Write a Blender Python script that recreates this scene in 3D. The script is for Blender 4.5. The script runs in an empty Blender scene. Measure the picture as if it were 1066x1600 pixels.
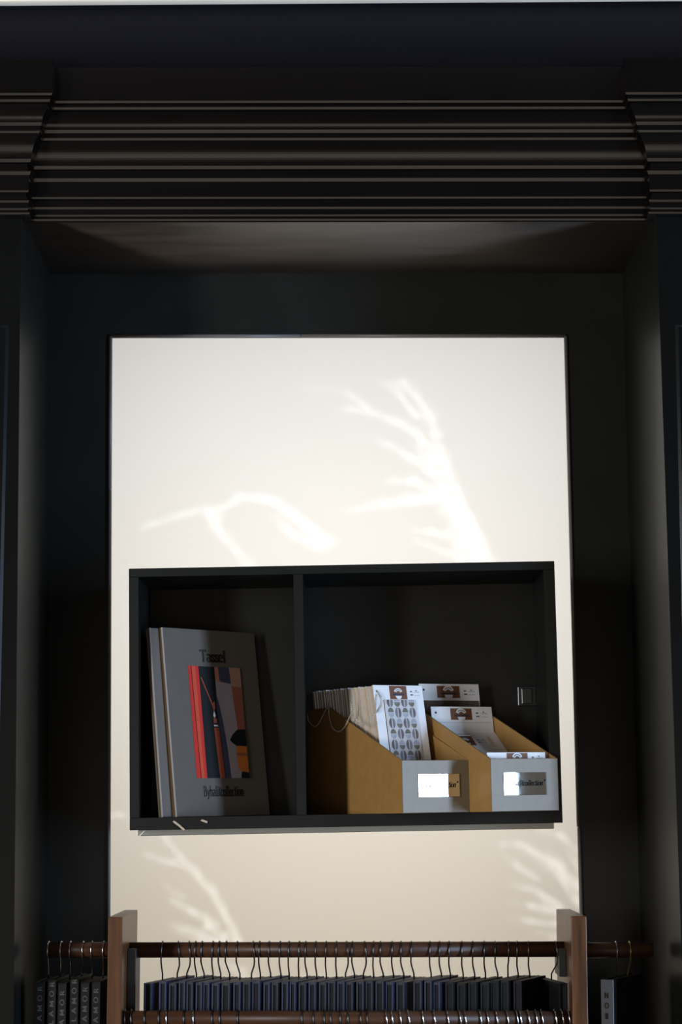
import bpy, bmesh, math, random
import numpy as np
from mathutils import Vector, Matrix

random.seed(7)
R = math.radians
col = bpy.context.scene.collection
scene = bpy.context.scene

# ------------------------------------------------------------------ camera
F = 3240.0                                   # focal length in pixels of the 1066 x 1600 frame
PITCH = math.atan((1262 - 800) / F)
YAW = math.atan((545 - 533) / F)
EYE = Vector((0, 0, 1.5))
cam_data = bpy.data.cameras.new('camera')
cam = bpy.data.objects.new('camera', cam_data)
col.objects.link(cam)
cam_data.sensor_fit = 'VERTICAL'
cam_data.sensor_height = 36.0
cam_data.lens = F / 1600 * 36.0
cam.location = EYE
cam.rotation_euler = (R(90) + PITCH, 0, YAW)
cam_data.clip_end = 50
scene.camera = cam
CR = cam.rotation_euler.to_matrix()

# ------------------------------------------------------------------ world, lamps, exposure
world = bpy.data.worlds.new('room_world')
scene.world = world
world.use_nodes = True
bg = world.node_tree.nodes['Background']
bg.inputs['Color'].default_value = (1.0, 0.93, 0.82, 1)
bg.inputs['Strength'].default_value = 0.085
scene.view_settings.view_transform = 'Standard'
scene.view_settings.look = 'None'
scene.view_settings.gamma = 1
scene.view_settings.use_curve_mapping = False
scene.view_settings.exposure = 0.0


def lamp_area(name, loc, target, sx, sy, power, color):
    d = bpy.data.lights.new(name, 'AREA')
    d.shape = 'RECTANGLE'
    d.size, d.size_y = sx, sy
    d.energy = power
    d.color = color
    o = bpy.data.objects.new(name, d)
    col.objects.link(o)
    o.location = loc
    o.rotation_euler = (Vector(target) - Vector(loc)).to_track_quat('-Z', 'Y').to_euler()
    return o


# shop window on the right, shop window on the left, added broad fill lamp behind the camera
lamp_area('right_window_light', (2.62, 1.80, 1.55), (0.0, 1.80, 1.55), 0.5, 2.0, 114, (0.52, 0.71, 1.0))
lamp_area('left_window_light', (-2.35, 0.85, 1.75), (0.1, 3.6, 1.55), 0.40, 1.3, 70, (0.96, 0.98, 1.0))
lamp_area('far_fill_light', (0.0, -2.6, 0.85), (0.0, 3.5, 1.6), 3.6, 1.9, 25.0, (1.0, 0.85, 0.72))
# lamp washing the ceiling
lamp_area('ceiling_wash', (-0.1, 3.395, 2.879), (-0.1, 3.395, 4.0), 2.5, 0.02, 7.0, (1.0, 0.93, 0.80)).rotation_euler.y += -0.0057
# daylight behind the translucent screen of the niche
lamp_area('screen_daylight', (0.0, 4.60, 2.06), (0.0, 3.85, 2.06), 1.20, 0.80, 8.4, (0.97, 0.98, 1.0))
lamp_area('screen_low_light', (-0.02, 4.60, 1.34), (-0.02, 3.85, 1.34), 1.00, 0.70, 3.2, (1.0, 0.83, 0.58))
SUN_AT = Vector((0.0, 7.85, 1.6))
sp = bpy.data.lights.new('sun_beam', 'SPOT')
sp.energy = 265
sp.spot_size = R(24)
sp.spot_blend = 0.1
sp.shadow_soft_size = 0.03
sp.color = (0.93, 0.97, 1.0)
spo = bpy.data.objects.new('sun_beam', sp)
col.objects.link(spo)
spo.location = SUN_AT
spo.rotation_euler = (Vector((0, 3.85, 1.65)) - SUN_AT).to_track_quat('-Z', 'Y').to_euler()


# ------------------------------------------------------------------ helpers
def at(px, py, Y):
    """the point of the plane y = Y seen at a pixel of the 1066 x 1600 frame"""
    d = CR @ Vector(((px - 533) / F, (800 - py) / F, -1))
    return EYE + d * (Y / d.y)


def pix(p):
    q = CR.transposed() @ (Vector(p) - EYE)
    return 533 + F * q.x / -q.z, 800 - F * q.y / -q.z


def edge_x(a, b, z):
    """x at height z on the straight line through points a and b"""
    return a.x + (b.x - a.x) * (z - a.z) / (b.z - a.z)


def lin(c):
    return tuple((v / 255 / 12.92) if v / 255 <= 0.04045 else ((v / 255 + 0.055) / 1.055) ** 2.4 for v in c)


def mat(name, rgb, rough=0.5, metal=0.0, spec=0.5, noise=0.0, scale=20.0, stretch=(1, 1, 1), bump=0.0, coat=0.0, rgb2=None):
    m = bpy.data.materials.new(name)
    m.use_nodes = True
    nt = m.node_tree
    b = nt.nodes['Principled BSDF']
    b.inputs['Roughness'].default_value = rough
    b.inputs['Metallic'].default_value = metal
    b.inputs['Specular IOR Level'].default_value = spec
    b.inputs['Coat Weight'].default_value = coat
    b.inputs['Base Color'].default_value = (*rgb, 1)
    if noise or bump:
        tc = nt.nodes.new('ShaderNodeTexCoord')
        mp = nt.nodes.new('ShaderNodeMapping')
        mp.inputs['Scale'].default_value = stretch
        nz = nt.nodes.new('ShaderNodeTexNoise')
        nz.inputs['Scale'].default_value = scale
        nz.inputs['Detail'].default_value = 5
        nt.links.new(tc.outputs['Object'], mp.inputs['Vector'])
        nt.links.new(mp.outputs['Vector'], nz.inputs['Vector'])
        if noise:
            rp = nt.nodes.new('ShaderNodeValToRGB')
            rp.color_ramp.elements[0].position = 0.3
            rp.color_ramp.elements[1].position = 0.7
            c2 = rgb2 or tuple(min(1, v * (1 + noise)) for v in rgb)
            c1 = tuple(v * (1 - noise) for v in rgb)
            rp.color_ramp.elements[0].color = (*c1, 1)
            rp.color_ramp.elements[1].color = (*c2, 1)
            nt.links.new(nz.outputs['Fac'], rp.inputs['Fac'])
            nt.links.new(rp.outputs['Color'], b.inputs['Base Color'])
        if bump:
            bp = nt.nodes.new('ShaderNodeBump')
            bp.inputs['Strength'].default_value = bump
            bp.inputs['Distance'].default_value = 0.002
            nt.links.new(nz.outputs['Fac'], bp.inputs['Height'])
            nt.links.new(bp.outputs['Normal'], b.inputs['Normal'])
    return m


def screen_material():
    m = bpy.data.materials.new('translucent_screen')
    m.use_nodes = True
    nt = m.node_tree
    nt.nodes.remove(nt.nodes['Principled BSDF'])
    t = nt.nodes.new('ShaderNodeBsdfTranslucent')
    tc = nt.nodes.new('ShaderNodeTexCoord')
    nz = nt.nodes.new('ShaderNodeTexNoise')
    nz.inputs['Scale'].default_value = 3
    rp = nt.nodes.new('ShaderNodeValToRGB')
    rp.color_ramp.elements[0].color = (0.86, 0.84, 0.79, 1)
    rp.color_ramp.elements[1].color = (0.90, 0.88, 0.84, 1)
    nt.links.new(tc.outputs['Object'], nz.inputs['Vector'])
    nt.links.new(nz.outputs['Fac'], rp.inputs['Fac'])
    nt.links.new(rp.outputs['Color'], t.inputs['Color'])
    nt.links.new(t.outputs['BSDF'], nt.nodes['Material Output'].inputs['Surface'])
    return m


M = {}
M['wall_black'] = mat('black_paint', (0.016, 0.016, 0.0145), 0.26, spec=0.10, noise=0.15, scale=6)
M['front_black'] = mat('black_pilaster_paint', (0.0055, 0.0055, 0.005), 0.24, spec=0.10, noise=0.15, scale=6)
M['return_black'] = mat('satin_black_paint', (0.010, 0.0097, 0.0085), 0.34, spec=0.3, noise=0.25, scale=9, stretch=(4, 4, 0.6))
M['soffit'] = mat('dark_brown_stain', (0.085, 0.062, 0.046), 0.42, spec=1.0, noise=0.35, scale=7, stretch=(0.7, 5, 5))
M['crown'] = mat('ebony_stained_wood', (0.0030, 0.0020, 0.0015), 0.20, spec=0.5, noise=0.25, scale=10, stretch=(0.3, 8, 8))
M['gloss_black'] = mat('gloss_black_paint', (0.004, 0.004, 0.004), 0.22, spec=0.25)
M['fascia'] = mat('blue_black_paint', (0.0030, 0.0032, 0.0052), 0.8)
M['fascia'].node_tree.nodes['Principled BSDF'].inputs['IOR'].default_value = 1.0   # dead matt
M['ceiling'] = mat('white_ceiling_paint', (0.78, 0.76, 0.70), 0.9)
M['ceiling_dark'] = mat('dark_ceiling_paint', (0.025, 0.024, 0.022), 0.9)
M['floor'] = mat('dark_floor_board', (0.06, 0.045, 0.035), 0.5, noise=0.3, scale=4, stretch=(8, 1, 1))
M['screen'] = screen_material()
M['trim'] = mat('dark_trim_plastic', (0.16, 0.14, 0.13), 0.35, spec=0.5)
M['shelf'] = mat('black_laminate', (0.0105, 0.0105, 0.0093), 0.40, spec=0.18, noise=0.1, scale=30)
M['shelf_in'] = M['shelf']
M['metal_rail'] = mat('grey_steel', (0.30, 0.31, 0.28), 0.42, metal=0.8)
M['bright_edge'] = mat('bare_aluminium', (0.8, 0.8, 0.74), 0.3, metal=0.6)
M['kraft'] = mat('kraft_board', (0.36, 0.198, 0.062), 0.36, spec=0.3, noise=0.07, scale=60, bump=0.03)
M['kraft_front'] = mat('grey_kraft_board', (0.20, 0.155, 0.10), 0.36, spec=0.32, noise=0.06, scale=60, bump=0.03)
M['kraft_edge'] = mat('kraft_cut_edge', (0.20, 0.12, 0.05), 0.8, noise=0.2, scale=80)
M['card'] = mat('white_card', (0.84, 0.835, 0.84), 0.6, noise=0.02, scale=40)
M['card_edge'] = mat('tan_card_edge', (0.62, 0.47, 0.30), 0.8, noise=0.12, scale=90, stretch=(1, 1, 0.1))
M['card_edge2'] = mat('cream_card_edge', (0.74, 0.61, 0.43), 0.8, noise=0.12, scale=90, stretch=(1, 1, 0.1))
M['brown_label'] = mat('brown_print', (0.16, 0.06, 0.022), 0.6)
M['brown_fabric'] = mat('brown_fabric', (0.10, 0.065, 0.05), 0.9, noise=0.3, scale=300, bump=0.2)
M['print_dark'] = mat('dark_ink', (0.03, 0.03, 0.05), 0.6)
M['print_white'] = mat('white_ink', (0.75, 0.75, 0.76), 0.6)
M['plate_ink'] = mat('matt_black_ink', (0.006, 0.008, 0.010), 1.0, spec=0.0)
M['print_black'] = mat('black_ink', (0.008, 0.007, 0.006), 0.6)
M['swatch'] = mat('pale_swatch', (0.62, 0.61, 0.62), 0.7)
M['bean_grey'] = mat('grey_ink', (0.20, 0.20, 0.22), 0.7, noise=0.3, scale=250)
M['bean_brown'] = mat('taupe_ink', (0.15, 0.115, 0.12), 0.7, noise=0.3, scale=250)
M['bean_olive'] = mat('olive_ink', (0.17, 0.158, 0.125), 0.7, noise=0.3, scale=250)
M['bean_pale'] = mat('pale_grey_ink', (0.38, 0.385, 0.45), 0.7, noise=0.2, scale=250)
M['mirror'] = mat('polished_steel', (0.86, 0.86, 0.83), 0.02, metal=1.0)
M['chain'] = mat('nickel_ball_chain', (0.62, 0.58, 0.52), 0.35, metal=0.55)
M['cover'] = mat('satin_taupe_cover', (0.125, 0.103, 0.082), 0.45, spec=0.5, noise=0.05, scale=40)
M['cover_edge'] = mat('grey_board_edge', (0.36, 0.34, 0.33), 0.55)
M['cover_spine'] = mat('brown_cloth_spine', (0.10, 0.055, 0.022), 0.8)
M['pages'] = mat('cream_pages', (0.30, 0.23, 0.15), 0.8)
M['ribbon'] = mat('beige_ribbon', (0.55, 0.42, 0.30), 0.6)
for n, c in (('pic_red', (0.62, 0.035, 0.025)), ('pic_orange', (0.66, 0.085, 0.038)), ('pic_deep', (0.20, 0.008, 0.006)),
             ('pic_black', (0.012, 0.013, 0.014)), ('pic_rust', (0.34, 0.075, 0.035)), ('pic_navy', (0.055, 0.058, 0.10)),
             ('pic_pink', (0.46, 0.17, 0.125)), ('pic_tan', (0.40, 0.22, 0.15)), ('pic_grey', (0.33, 0.28, 0.30)),
             ('pic_amber', (0.55, 0.16, 0.03)), ('pic_white', (0.75, 0.7, 0.65)), ('pic_brick', (0.30, 0.10, 0.065))):
    M[n] = mat(n.replace('pic', 'picture'), c, 0.55, spec=0.2, noise=0.06, scale=60)
M['wood'] = mat('walnut_wood', (0.088, 0.033, 0.0105), 0.36, spec=0.3, noise=0.55, scale=9, stretch=(9, 9, 0.7))
M['wood_rail'] = mat('walnut_rail', (0.068, 0.028, 0.013), 0.42, spec=0.35, noise=0.4, scale=9, stretch=(0.6, 9, 9))
M['upright'] = mat('black_bar', (0.010, 0.009, 0.008), 0.5)
M['wire'] = mat('dark_steel_wire', (0.10, 0.10, 0.10), 0.3, metal=1.0)
M['wire_bright'] = mat('chrome_wire', (0.62, 0.62, 0.62), 0.22, metal=1.0)
M['wire_brass'] = mat('brass_wire', (0.62, 0.45, 0.16), 0.28, metal=1.0)
M['navy'] = mat('navy_cloth', (0.011, 0.014, 0.038), 0.52, spec=0.35, noise=0.3, scale=200)
M['navy2'] = mat('dark_navy_cloth', (0.007, 0.009, 0.020), 0.52, spec=0.35, noise=0.3, scale=200)
M['black_cloth'] = mat('black_cloth', (0.0045, 0.0047, 0.005), 0.6, spec=0.25, noise=0.3, scale=200)
M['book_pages'] = mat('navy_fabric_leaves', (0.007, 0.008, 0.012), 0.85, noise=0.4, scale=250, stretch=(8, 1, 1))
M['lettering'] = mat('silver_lettering', (0.075, 0.073, 0.068), 0.45)
M['pale_label'] = mat('pale_grey_label', (0.24, 0.225, 0.21), 0.6)
M['label_ink'] = mat('grey_label_ink', (0.035, 0.033, 0.032), 0.6)
M['socket'] = mat('black_plastic', (0.016, 0.016, 0.016), 0.3)


def link(name, mesh, parent=None, matrix=None):
    o = bpy.data.objects.new(name, mesh)
    col.objects.link(o)
    if parent is not None:
        o.parent = parent
    if matrix is not None:
        o.matrix_basis = matrix
    return o


def mesh_obj(name, bm, mats, parent=None, matrix=None, smooth=False):
    me = bpy.data.meshes.new(name)
    bm.normal_update()
    bm.to_mesh(me)
    bm.free()
    for m in (mats if isinstance(mats, (list, tuple)) else [mats]):
        me.materials.append(m)
    if smooth:
        for p in me.polygons:
            p.use_smooth = True
    return link(name, me, parent, matrix)


def py_obj(name, verts, faces, mats, parent=None, matrix=None, idx=None, smooth=False):
    me = bpy.data.meshes.new(name)
    me.from_pydata([tuple(v) for v in verts], [], faces)
    for m in (mats if isinstance(mats, (list, tuple)) else [mats]):
        me.materials.append(m)
    if idx:
        for p, i in zip(me.polygons, idx):
            p.material_index = i
    if smooth:
        for p in me.polygons:
            p.use_smooth = True
    me.update()
    return link(name, me, parent, matrix)


def add_hexa(bm, pts, mi=0):
    """pts: 4 bottom corners then 4 top corners, both anticlockwise from above"""
    v = [bm.verts.new(p) for p in pts]
    fs = []
    for f in ((3, 2, 1, 0), (4, 5, 6, 7), (0, 1, 5, 4), (1, 2, 6, 5), (2, 3, 7, 6), (3, 0, 4, 7)):
        fc = bm.faces.new([v[i] for i in f])
        fc.material_index = mi
        fs.append(fc)
    return fs


def add_box(bm, x0, x1, y0, y1, z0, z1, mi=0):
    return add_hexa(bm, [(x0, y0, z0), (x1, y0, z0), (x1, y1, z0), (x0, y1, z0),
                         (x0, y0, z1), (x1, y0, z1), (x1, y1, z1), (x0, y1, z1)], mi)


def box_bm(x0, x1, y0, y1, z0, z1, bevel=0.0, seg=1):
    bm = bmesh.new()
    add_box(bm, x0, x1, y0, y1, z0, z1)
    if bevel:
        bmesh.ops.bevel(bm, geom=list(bm.edges), offset=bevel, segments=seg, affect='EDGES', profile=0.5)
    return bm


def add_tube(bm, pts, r, n=6, mi=0, closed_ends=True):
    pts = [Vector(p) for p in pts]
    rings = []
    up = Vector((1, 0, 0))
    for i, p in enumerate(pts):
        t = (pts[min(i + 1, len(pts) - 1)] - pts[max(i - 1, 0)]).normalized()
        a = up - t * up.dot(t)
        if a.length < 0.05:
            a = Vector((0, 1, 0)) - t * t.y
        a.normalize()
        b = t.cross(a)
        rings.append([bm.verts.new(p + (a * math.cos(2 * math.pi * k / n) + b * math.sin(2 * math.pi * k / n)) * r) for k in range(n)])
    for i in range(len(rings) - 1):
        for k in range(n):
            f = bm.faces.new((rings[i][k], rings[i][(k + 1) % n], rings[i + 1][(k + 1) % n], rings[i + 1][k]))
            f.smooth = True
            f.material_index = mi
    if closed_ends:
        bm.faces.new(rings[0][::-1])
        bm.faces.new(rings[-1])


def thing(name, label, cat, matrix=None, group=None):
    o = bpy.data.objects.new(name, None)
    o.empty_display_size = 0.02
    col.objects.link(o)
    if matrix is not None:
        o.matrix_basis = matrix
    return tag(o, label, cat, group)


def tag(o, label, cat, group=None):
    o['label'] = label
    o['category'] = cat
    if group:
        o['group'] = group
    return o


def struct(o):
    o['kind'] = 'structure'
    return o


def copy_tree(o, parent=None):
    c = o.copy()
    col.objects.link(c)
    if parent is not None:
        c.parent = parent
    for ch in list(o.children):
        copy_tree(ch, c)
    return c


ORD = ['first', 'second', 'third', 'fourth', 'fifth', 'sixth', 'seventh', 'eighth', 'ninth', 'tenth', 'eleventh', 'twelfth',
       'thirteenth', 'fourteenth', 'fifteenth', 'sixteenth', 'seventeenth', 'eighteenth', 'nineteenth', 'twentieth',
       'twenty-first', 'twenty-second', 'twenty-third', 'twenty-fourth', 'twenty-fifth', 'twenty-sixth', 'twenty-seventh',
       'twenty-eighth', 'twenty-ninth', 'thirtieth', 'thirty-first', 'thirty-second', 'thirty-third', 'thirty-fourth', 'thirty-fifth']


# ---------------- lettering: strokes with thick stems and thin hairlines
def ell(cx, cy, rx, ry, a0, a1, n=12):
    return [(cx + rx * math.cos(R(a0 + (a1 - a0) * i / n)), cy + ry * math.sin(R(a0 + (a1 - a0) * i / n))) for i in range(n + 1)]


GLYPH = {
    'T': (0.74, [[(.34, 0), (.34, 1)], [(.02, .98), (.66, .98)], [(.04, .98), (.04, .86)], [(.64, .98), (.64, .86)], [(.2, .01), (.48, .01)]]),
    'B': (0.68, [[(.14, 0), (.14, 1)], [(0, .99), (.3, .99)] + ell(.3, .76, .2, .23, 90, -90) + [(.14, .53)],
                 [(.3, .53)] + ell(.32, .27, .25, .26, 90, -90) + [(0, .01)]]),
    'a': (0.52, [ell(.23, .46, .16, .18, 150, 0) + [(.39, .08), (.5, .02)], ell(.22, .18, .18, .17, 0, 360)]),
    's': (0.44, [[(.34, .62), (.34, .46)], ell(.2, .49, .14, .15, 50, 250) + ell(.2, .16, .16, .16, 80, -150), [(.05, .02), (.05, .2)]]),
    'e': (0.50, [[(.06, .36), (.43, .36)], ell(.24, .33, .2, .32, 8, 320)]),
    'l': (0.30, [[(.14, 0), (.14, 1)], [(.02, .01), (.27, .01)], [(.02, .98), (.14, .98)]]),
    'y': (0.48, [[(.06, .64), (.24, .05)], [(.42, .64), (.2, -.1), (.1, -.3), (.02, -.24)], [(0, .64), (.16, .64)], [(.33, .64), (.48, .64)]]),
    'h': (0.56, [[(.12, 0), (.12, 1)], ell(.28, .42, .16, .22, 180, 0) + [(.44, 0)], [(.02, .01), (.22, .01)], [(.34, .01), (.54, .01)], [(.02, .98), (.12, .98)]]),
    'n': (0.56, [[(.12, 0), (.12, .64)], ell(.28, .42, .16, .22, 180, 0) + [(.44, 0)], [(.02, .01), (.22, .01)], [(.34, .01), (.54, .01)], [(.02, .63), (.12, .63)]]),
    'i': (0.29, [[(.14, 0), (.14, .64)], [(.02, .01), (.26, .01)], [(.02, .63), (.14, .63)], [(.14, .83), (.14, .95)]]),
    't': (0.36, [[(.15, .88), (.15, .12), (.24, .02), (.34, .08)], [(.02, .63), (.32, .63)]]),
    'c': (0.45, [ell(.24, .32, .2, .32, 50, 310)]),
    'o': (0.52, [ell(.25, .32, .21, .32, 0, 360, 16)]),
    '®': (0.34, [ell(.17, .95, .14, .15, 0, 360), [(.13, .87), (.13, 1.04), (.21, 1.0), (.13, .95), (.21, .87)]]),
    'E': (0.72, [[(.1, 0), (.1, 1)], [(.1, .96), (.56, .96)], [(.1, .5), (.5, .5)], [(.1, .04), (.56, .04)]]),
    'L': (0.68, [[(.1, 0), (.1, 1)], [(.1, .04), (.54, .04)]]),
    'A': (0.86, [[(.02, 0), (.38, 1), (.74, 0)], [(.15, .33), (.61, .33)]]),
    'M': (0.98, [[(.08, 0), (.12, 1), (.44, .15), (.76, 1), (.8, 0)]]),
    'O': (0.94, [ell(.42, .5, .38, .48, 0, 360, 18)]),
    'R': (0.76, [[(.1, 0), (.1, 1)], [(.1, .96), (.32, .96)] + ell(.32, .73, .22, .23, 90, -90) + [(.1, .5)], [(.3, .5), (.6, 0)]]),
    'I': (0.30, [[(.12, 0), (.12, 1)]]),
    'N': (0.86, [[(.1, 0), (.1, 1), (.66, 0), (.66, 1)]]),
}


def text_strokes(txt, thick, thin, space=0.0, slant=0.0):
    quads, x = [], 0.0
    for ch in txt:
        adv, strokes = GLYPH[ch]
        for st in strokes:
            for (ax, ay), (bx, by) in zip(st[:-1], st[1:]):
                dx, dy = bx - ax, by - ay
                ln = math.hypot(dx, dy) or 1e-6
                w = (thin + (thick - thin) * abs(dy) / ln) / (4 if ch == '®' else 2)
                nx, ny = -dy / ln * w, dx / ln * w
                ex, ey = dx / ln * w * 0.4, dy / ln * w * 0.4
                q = [(ax - ex + nx, ay - ey + ny), (ax - ex - nx, ay - ey - ny), (bx + ex - nx, by + ey - ny), (bx + ex + nx, by + ey + ny)]
                quads.append([(x + px + slant * py, py) for px, py in q])
        x += adv + space
    return quads, x - space


def lettering(name, txt, origin, ux, uy, width, height, m, parent, thick=.15, thin=.05, space=0.0, slant=0.0, matrix=None):
    """flat printed letters: baseline starts at origin, runs along ux for width; capitals are height tall along uy"""
    quads, tot = text_strokes(txt, thick, thin, space, slant)
    vs, fs = [], []
    o, ux, uy = Vector(origin), Vector(ux), Vector(uy)
    for q in quads:
        b = len(vs)
        vs += [o + ux * (p[0] / tot * width) + uy * (p[1] * height) for p in q]
        fs.append((b, b + 1, b + 2, b + 3))
    return py_obj(name, vs, fs, m, parent, matrix)


# ------------------------------------------------------------------ the setting
YP, YH, YL = 3.84, 3.475, 3.435              # niche back wall, header front, pilaster front
ZB = 0.05
soffit_z = at(533, 336, YH).z
Z_TOP = at(533, 5, YH - 0.03).z              # where fascia meets the ceiling

# niche returns (side walls): front and back edges are a little out of plumb
lf = (at(31, 520, YL), at(22, 1500, YL))
lb = (at(78, 500, YP), at(73.5, 1480, YP))
rf = (at(1032, 530, YL), at(1065, 1480, YL))
rb = (at(975, 520, YP), at(997, 1300, YP))


def prism(name, xs0, xs1, y0, y1, z0, z1, m, parent=None):
    """wall block between two slanted vertical edges: xs0 / xs1 give x at a height for (front, back)"""
    bm = bmesh.new()
    fc_ = add_hexa(bm, [(xs0[0](z0), y0, z0), (xs1[0](z0), y0, z0), (xs1[1](z0), y1, z0), (xs0[1](z0), y1, z0),
                  (xs0[0](z1), y0, z1), (xs1[0](z1), y0, z1), (xs1[1](z1), y1, z1), (xs0[1](z1), y1, z1)])
    if isinstance(m, list):
        fc_[2].material_index = 1               # the face towards the room
    return mesh_obj(name, bm, m, parent)


far_l, far_r = (lambda z: -1.4), (lambda z: 1.4)
L_f, L_b = (lambda z: edge_x(*lf, z)), (lambda z: edge_x(*lb, z))
R_f, R_b = (lambda z: edge_x(*rf, z)), (lambda z: edge_x(*rb, z))
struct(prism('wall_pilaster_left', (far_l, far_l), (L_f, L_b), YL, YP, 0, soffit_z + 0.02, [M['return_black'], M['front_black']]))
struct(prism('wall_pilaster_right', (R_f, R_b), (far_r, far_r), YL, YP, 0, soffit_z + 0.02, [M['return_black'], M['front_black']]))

# header block over the niche: its underside is the soffit
prof_s = [(YH, 0.0), (YH + .02, -0.0014), (YH + .045, -0.0028), (YH + .08, -0.0038), (YH + .14, -0.0046), (YH + .24, -0.0060), (YP + .01, -0.0085)]
bm = bmesh.new()
lo = [[bm.verts.new((x, y_, soffit_z + dz_)) for y_, dz_ in prof_s] for x in (-0.60, 0.62)]
hi = [[bm.verts.new((x, y_, Z_TOP + 0.1)) for y_ in (YH, YP + .01)] for x in (-0.60, 0.62)]
for i_ in range(len(prof_s) - 1):
    bm.faces.new((lo[0][i_], lo[0][i_ + 1], lo[1][i_ + 1], lo[1][i_])).smooth = True
bm.faces.new((lo[0][0], lo[1][0], hi[1][0], hi[0][0]))
bm.faces.new((lo[1][-1], lo[0][-1], hi[0][1], hi[1][1]))
bm.faces.new((hi[0][0], hi[1][0], hi[1][1], hi[0][1]))
for e_ in (0, 1):
    bm.faces.new(lo[e_] + [hi[e_][1], hi[e_][0]])
bmesh.ops.recalc_face_normals(bm, faces=list(bm.faces))
struct(mesh_obj('wall_header', bm, M['soffit']))
struct(mesh_obj('wall_upper', box_bm(-1.45, 1.45, YH - 0.03, YH + 0.3, at(533, 92, YL - 0.065).z, Z_TOP + 0.1), M['fascia']))
cz = lambda x: Z_TOP + 0.0057 * x                 # the ceiling is a touch out of level
bm = bmesh.new()
add_hexa(bm, [(x, y_, cz(x) + t_) for t_ in (0, 0.04) for x, y_ in ((-3.2, -1.0), (3.2, -1.0), (3.2, YH + 0.4), (-3.2, YH + 0.4))])
struct(mesh_obj('ceiling', bm, M['ceiling_dark']))
bm = bmesh.new()                                   # pale cornice board along the wall
add_hexa(bm, [(x, y_, cz(x) + t_) for t_ in (-0.0005, 0.004) for x, y_ in ((-2.0, 3.14), (2.0, 3.14), (2.0, YH + 0.2), (-2.0, YH + 0.2))])
struct(mesh_obj('ceiling_border', bm, M['ceiling']))
struct(mesh_obj('floor', box_bm(-3.2, 3.2, -1.0, 4.0, -0.05, 0.0), M['floor']))

# opening for the lit screen in the back wall
pl = (at(173, 527, YP), at(170, 1290, YP))
pr = (at(884, 527, YP), at(904, 1290, YP))
P_l, P_r = (lambda z: edge_x(*pl, z)), (lambda z: edge_x(*pr, z))
p_top = at(533, 526, YP).z
p_bot = 0.86
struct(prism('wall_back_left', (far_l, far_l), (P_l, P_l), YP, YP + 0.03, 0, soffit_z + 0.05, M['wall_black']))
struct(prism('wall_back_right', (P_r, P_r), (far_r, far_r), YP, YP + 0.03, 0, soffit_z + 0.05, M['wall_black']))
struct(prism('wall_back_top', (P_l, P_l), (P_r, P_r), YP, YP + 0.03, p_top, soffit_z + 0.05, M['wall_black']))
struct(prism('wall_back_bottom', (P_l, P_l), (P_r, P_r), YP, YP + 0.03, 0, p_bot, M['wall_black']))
bm = bmesh.new()
vs = [bm.verts.new(p) for p in ((P_l(p_bot), YP + 0.012, p_bot), (P_r(p_bot), YP + 0.012, p_bot), (P_r(p_top), YP + 0.012, p_top), (P_l(p_top), YP + 0.012, p_top))]
bm.faces.new(vs)
struct(mesh_obj('window_1', bm, M['screen']))


# trim around the screen, in lengths that butt at visible joints
def trim_strip(name, a, b, w=0.0034):
    bm = bmesh.new()
    a, b = Vector(a), Vector(b)
    d = (b - a).normalized()
    add_tube(bm, [a + d * 0.0006, b - d * 0.0006], w, 8)
    return struct(mesh_obj(name, bm, M['trim']))


def pt(fx, z, dx=0.0):
    return (fx(z) + dx, YP - 0.002, z)


zj1 = at(170, 765, YP).z
zj2 = at(904, 1292, YP).z
xj = at(470, 523, YP).x
trim_strip('trim_1', pt(P_l, p_top), pt(P_l, zj1))
trim_strip('trim_2', pt(P_l, zj1), pt(P_l, p_bot, 0.001))
trim_strip('trim_3', pt(P_r, p_top), pt(P_r, zj2))
trim_strip('trim_4', pt(P_r, zj2, 0.001), pt(P_r, p_bot, 0.001))
trim_strip('trim_5', (P_l(p_top), YP - 0.002, p_top + 0.001), (xj, YP - 0.002, p_top + 0.001))
trim_strip('trim_6', (xj, YP - 0.002, p_top + 0.001), (P_r(p_top), YP - 0.002, p_top + 0.001))

# panel mouldings on the pilaster fronts
for nm, x0, x1, s in (('trim_7', -1.2, at(6, 900, YL).x, 1), ('trim_8', at(1057, 620, YL).x, 1.2, -1)):
    z1, z0 = at(533, 507, YL).z, 0.2
    bm = bmesh.new()
    dx_, dy_ = 0.0058, 0.0031                      # shallow chamfer round the raised field
    back = [(x0, z0), (x1, z0), (x1, z1), (x0, z1)]
    face = [(x0 + dx_, z0 + dx_), (x1 - dx_, z0 + dx_), (x1 - dx_, z1 - dx_), (x0 + dx_, z1 - dx_)]
    v = [bm.verts.new((x, YL + .0005, z)) for x, z in back] + [bm.verts.new((x, YL - dy_, z)) for x, z in face]
    bm.faces.new(v[4:])
    for i_ in range(4):
        bm.faces.new((v[i_], v[(i_ + 1) % 4], v[4 + (i_ + 1) % 4], v[4 + i_]))
    bmesh.ops.recalc_face_normals(bm, faces=list(bm.faces))
    struct(mesh_obj(nm, bm, M['gloss_black']))

# crown moulding: one profile swept round pilaster - header - pilaster with mitred corners
prof = [(0.0, 337)]
M_PX = 0.00106                                         # metres per pixel of height at the crown


def step(kind, v):
    """v: upright to a height; c: chamfer up to a height; u: overhang out; b: ledge back; y: cyma up to a height"""
    p, y0 = prof[-1]
    if kind in 'ub':
        prof.append((p + v, y0 - 0.15))
    elif kind == 'v':
        prof.append((p, v))
    elif kind == 'c':
        prof.append((p + 0.31 * (y0 - v) * M_PX, v))
    else:
        top, gain = v
        for i_ in range(1, 13):
            t_ = i_ / 12
            prof.append((p + gain * t_ ** 1.9, y0 + (top - y0) * t_))


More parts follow.
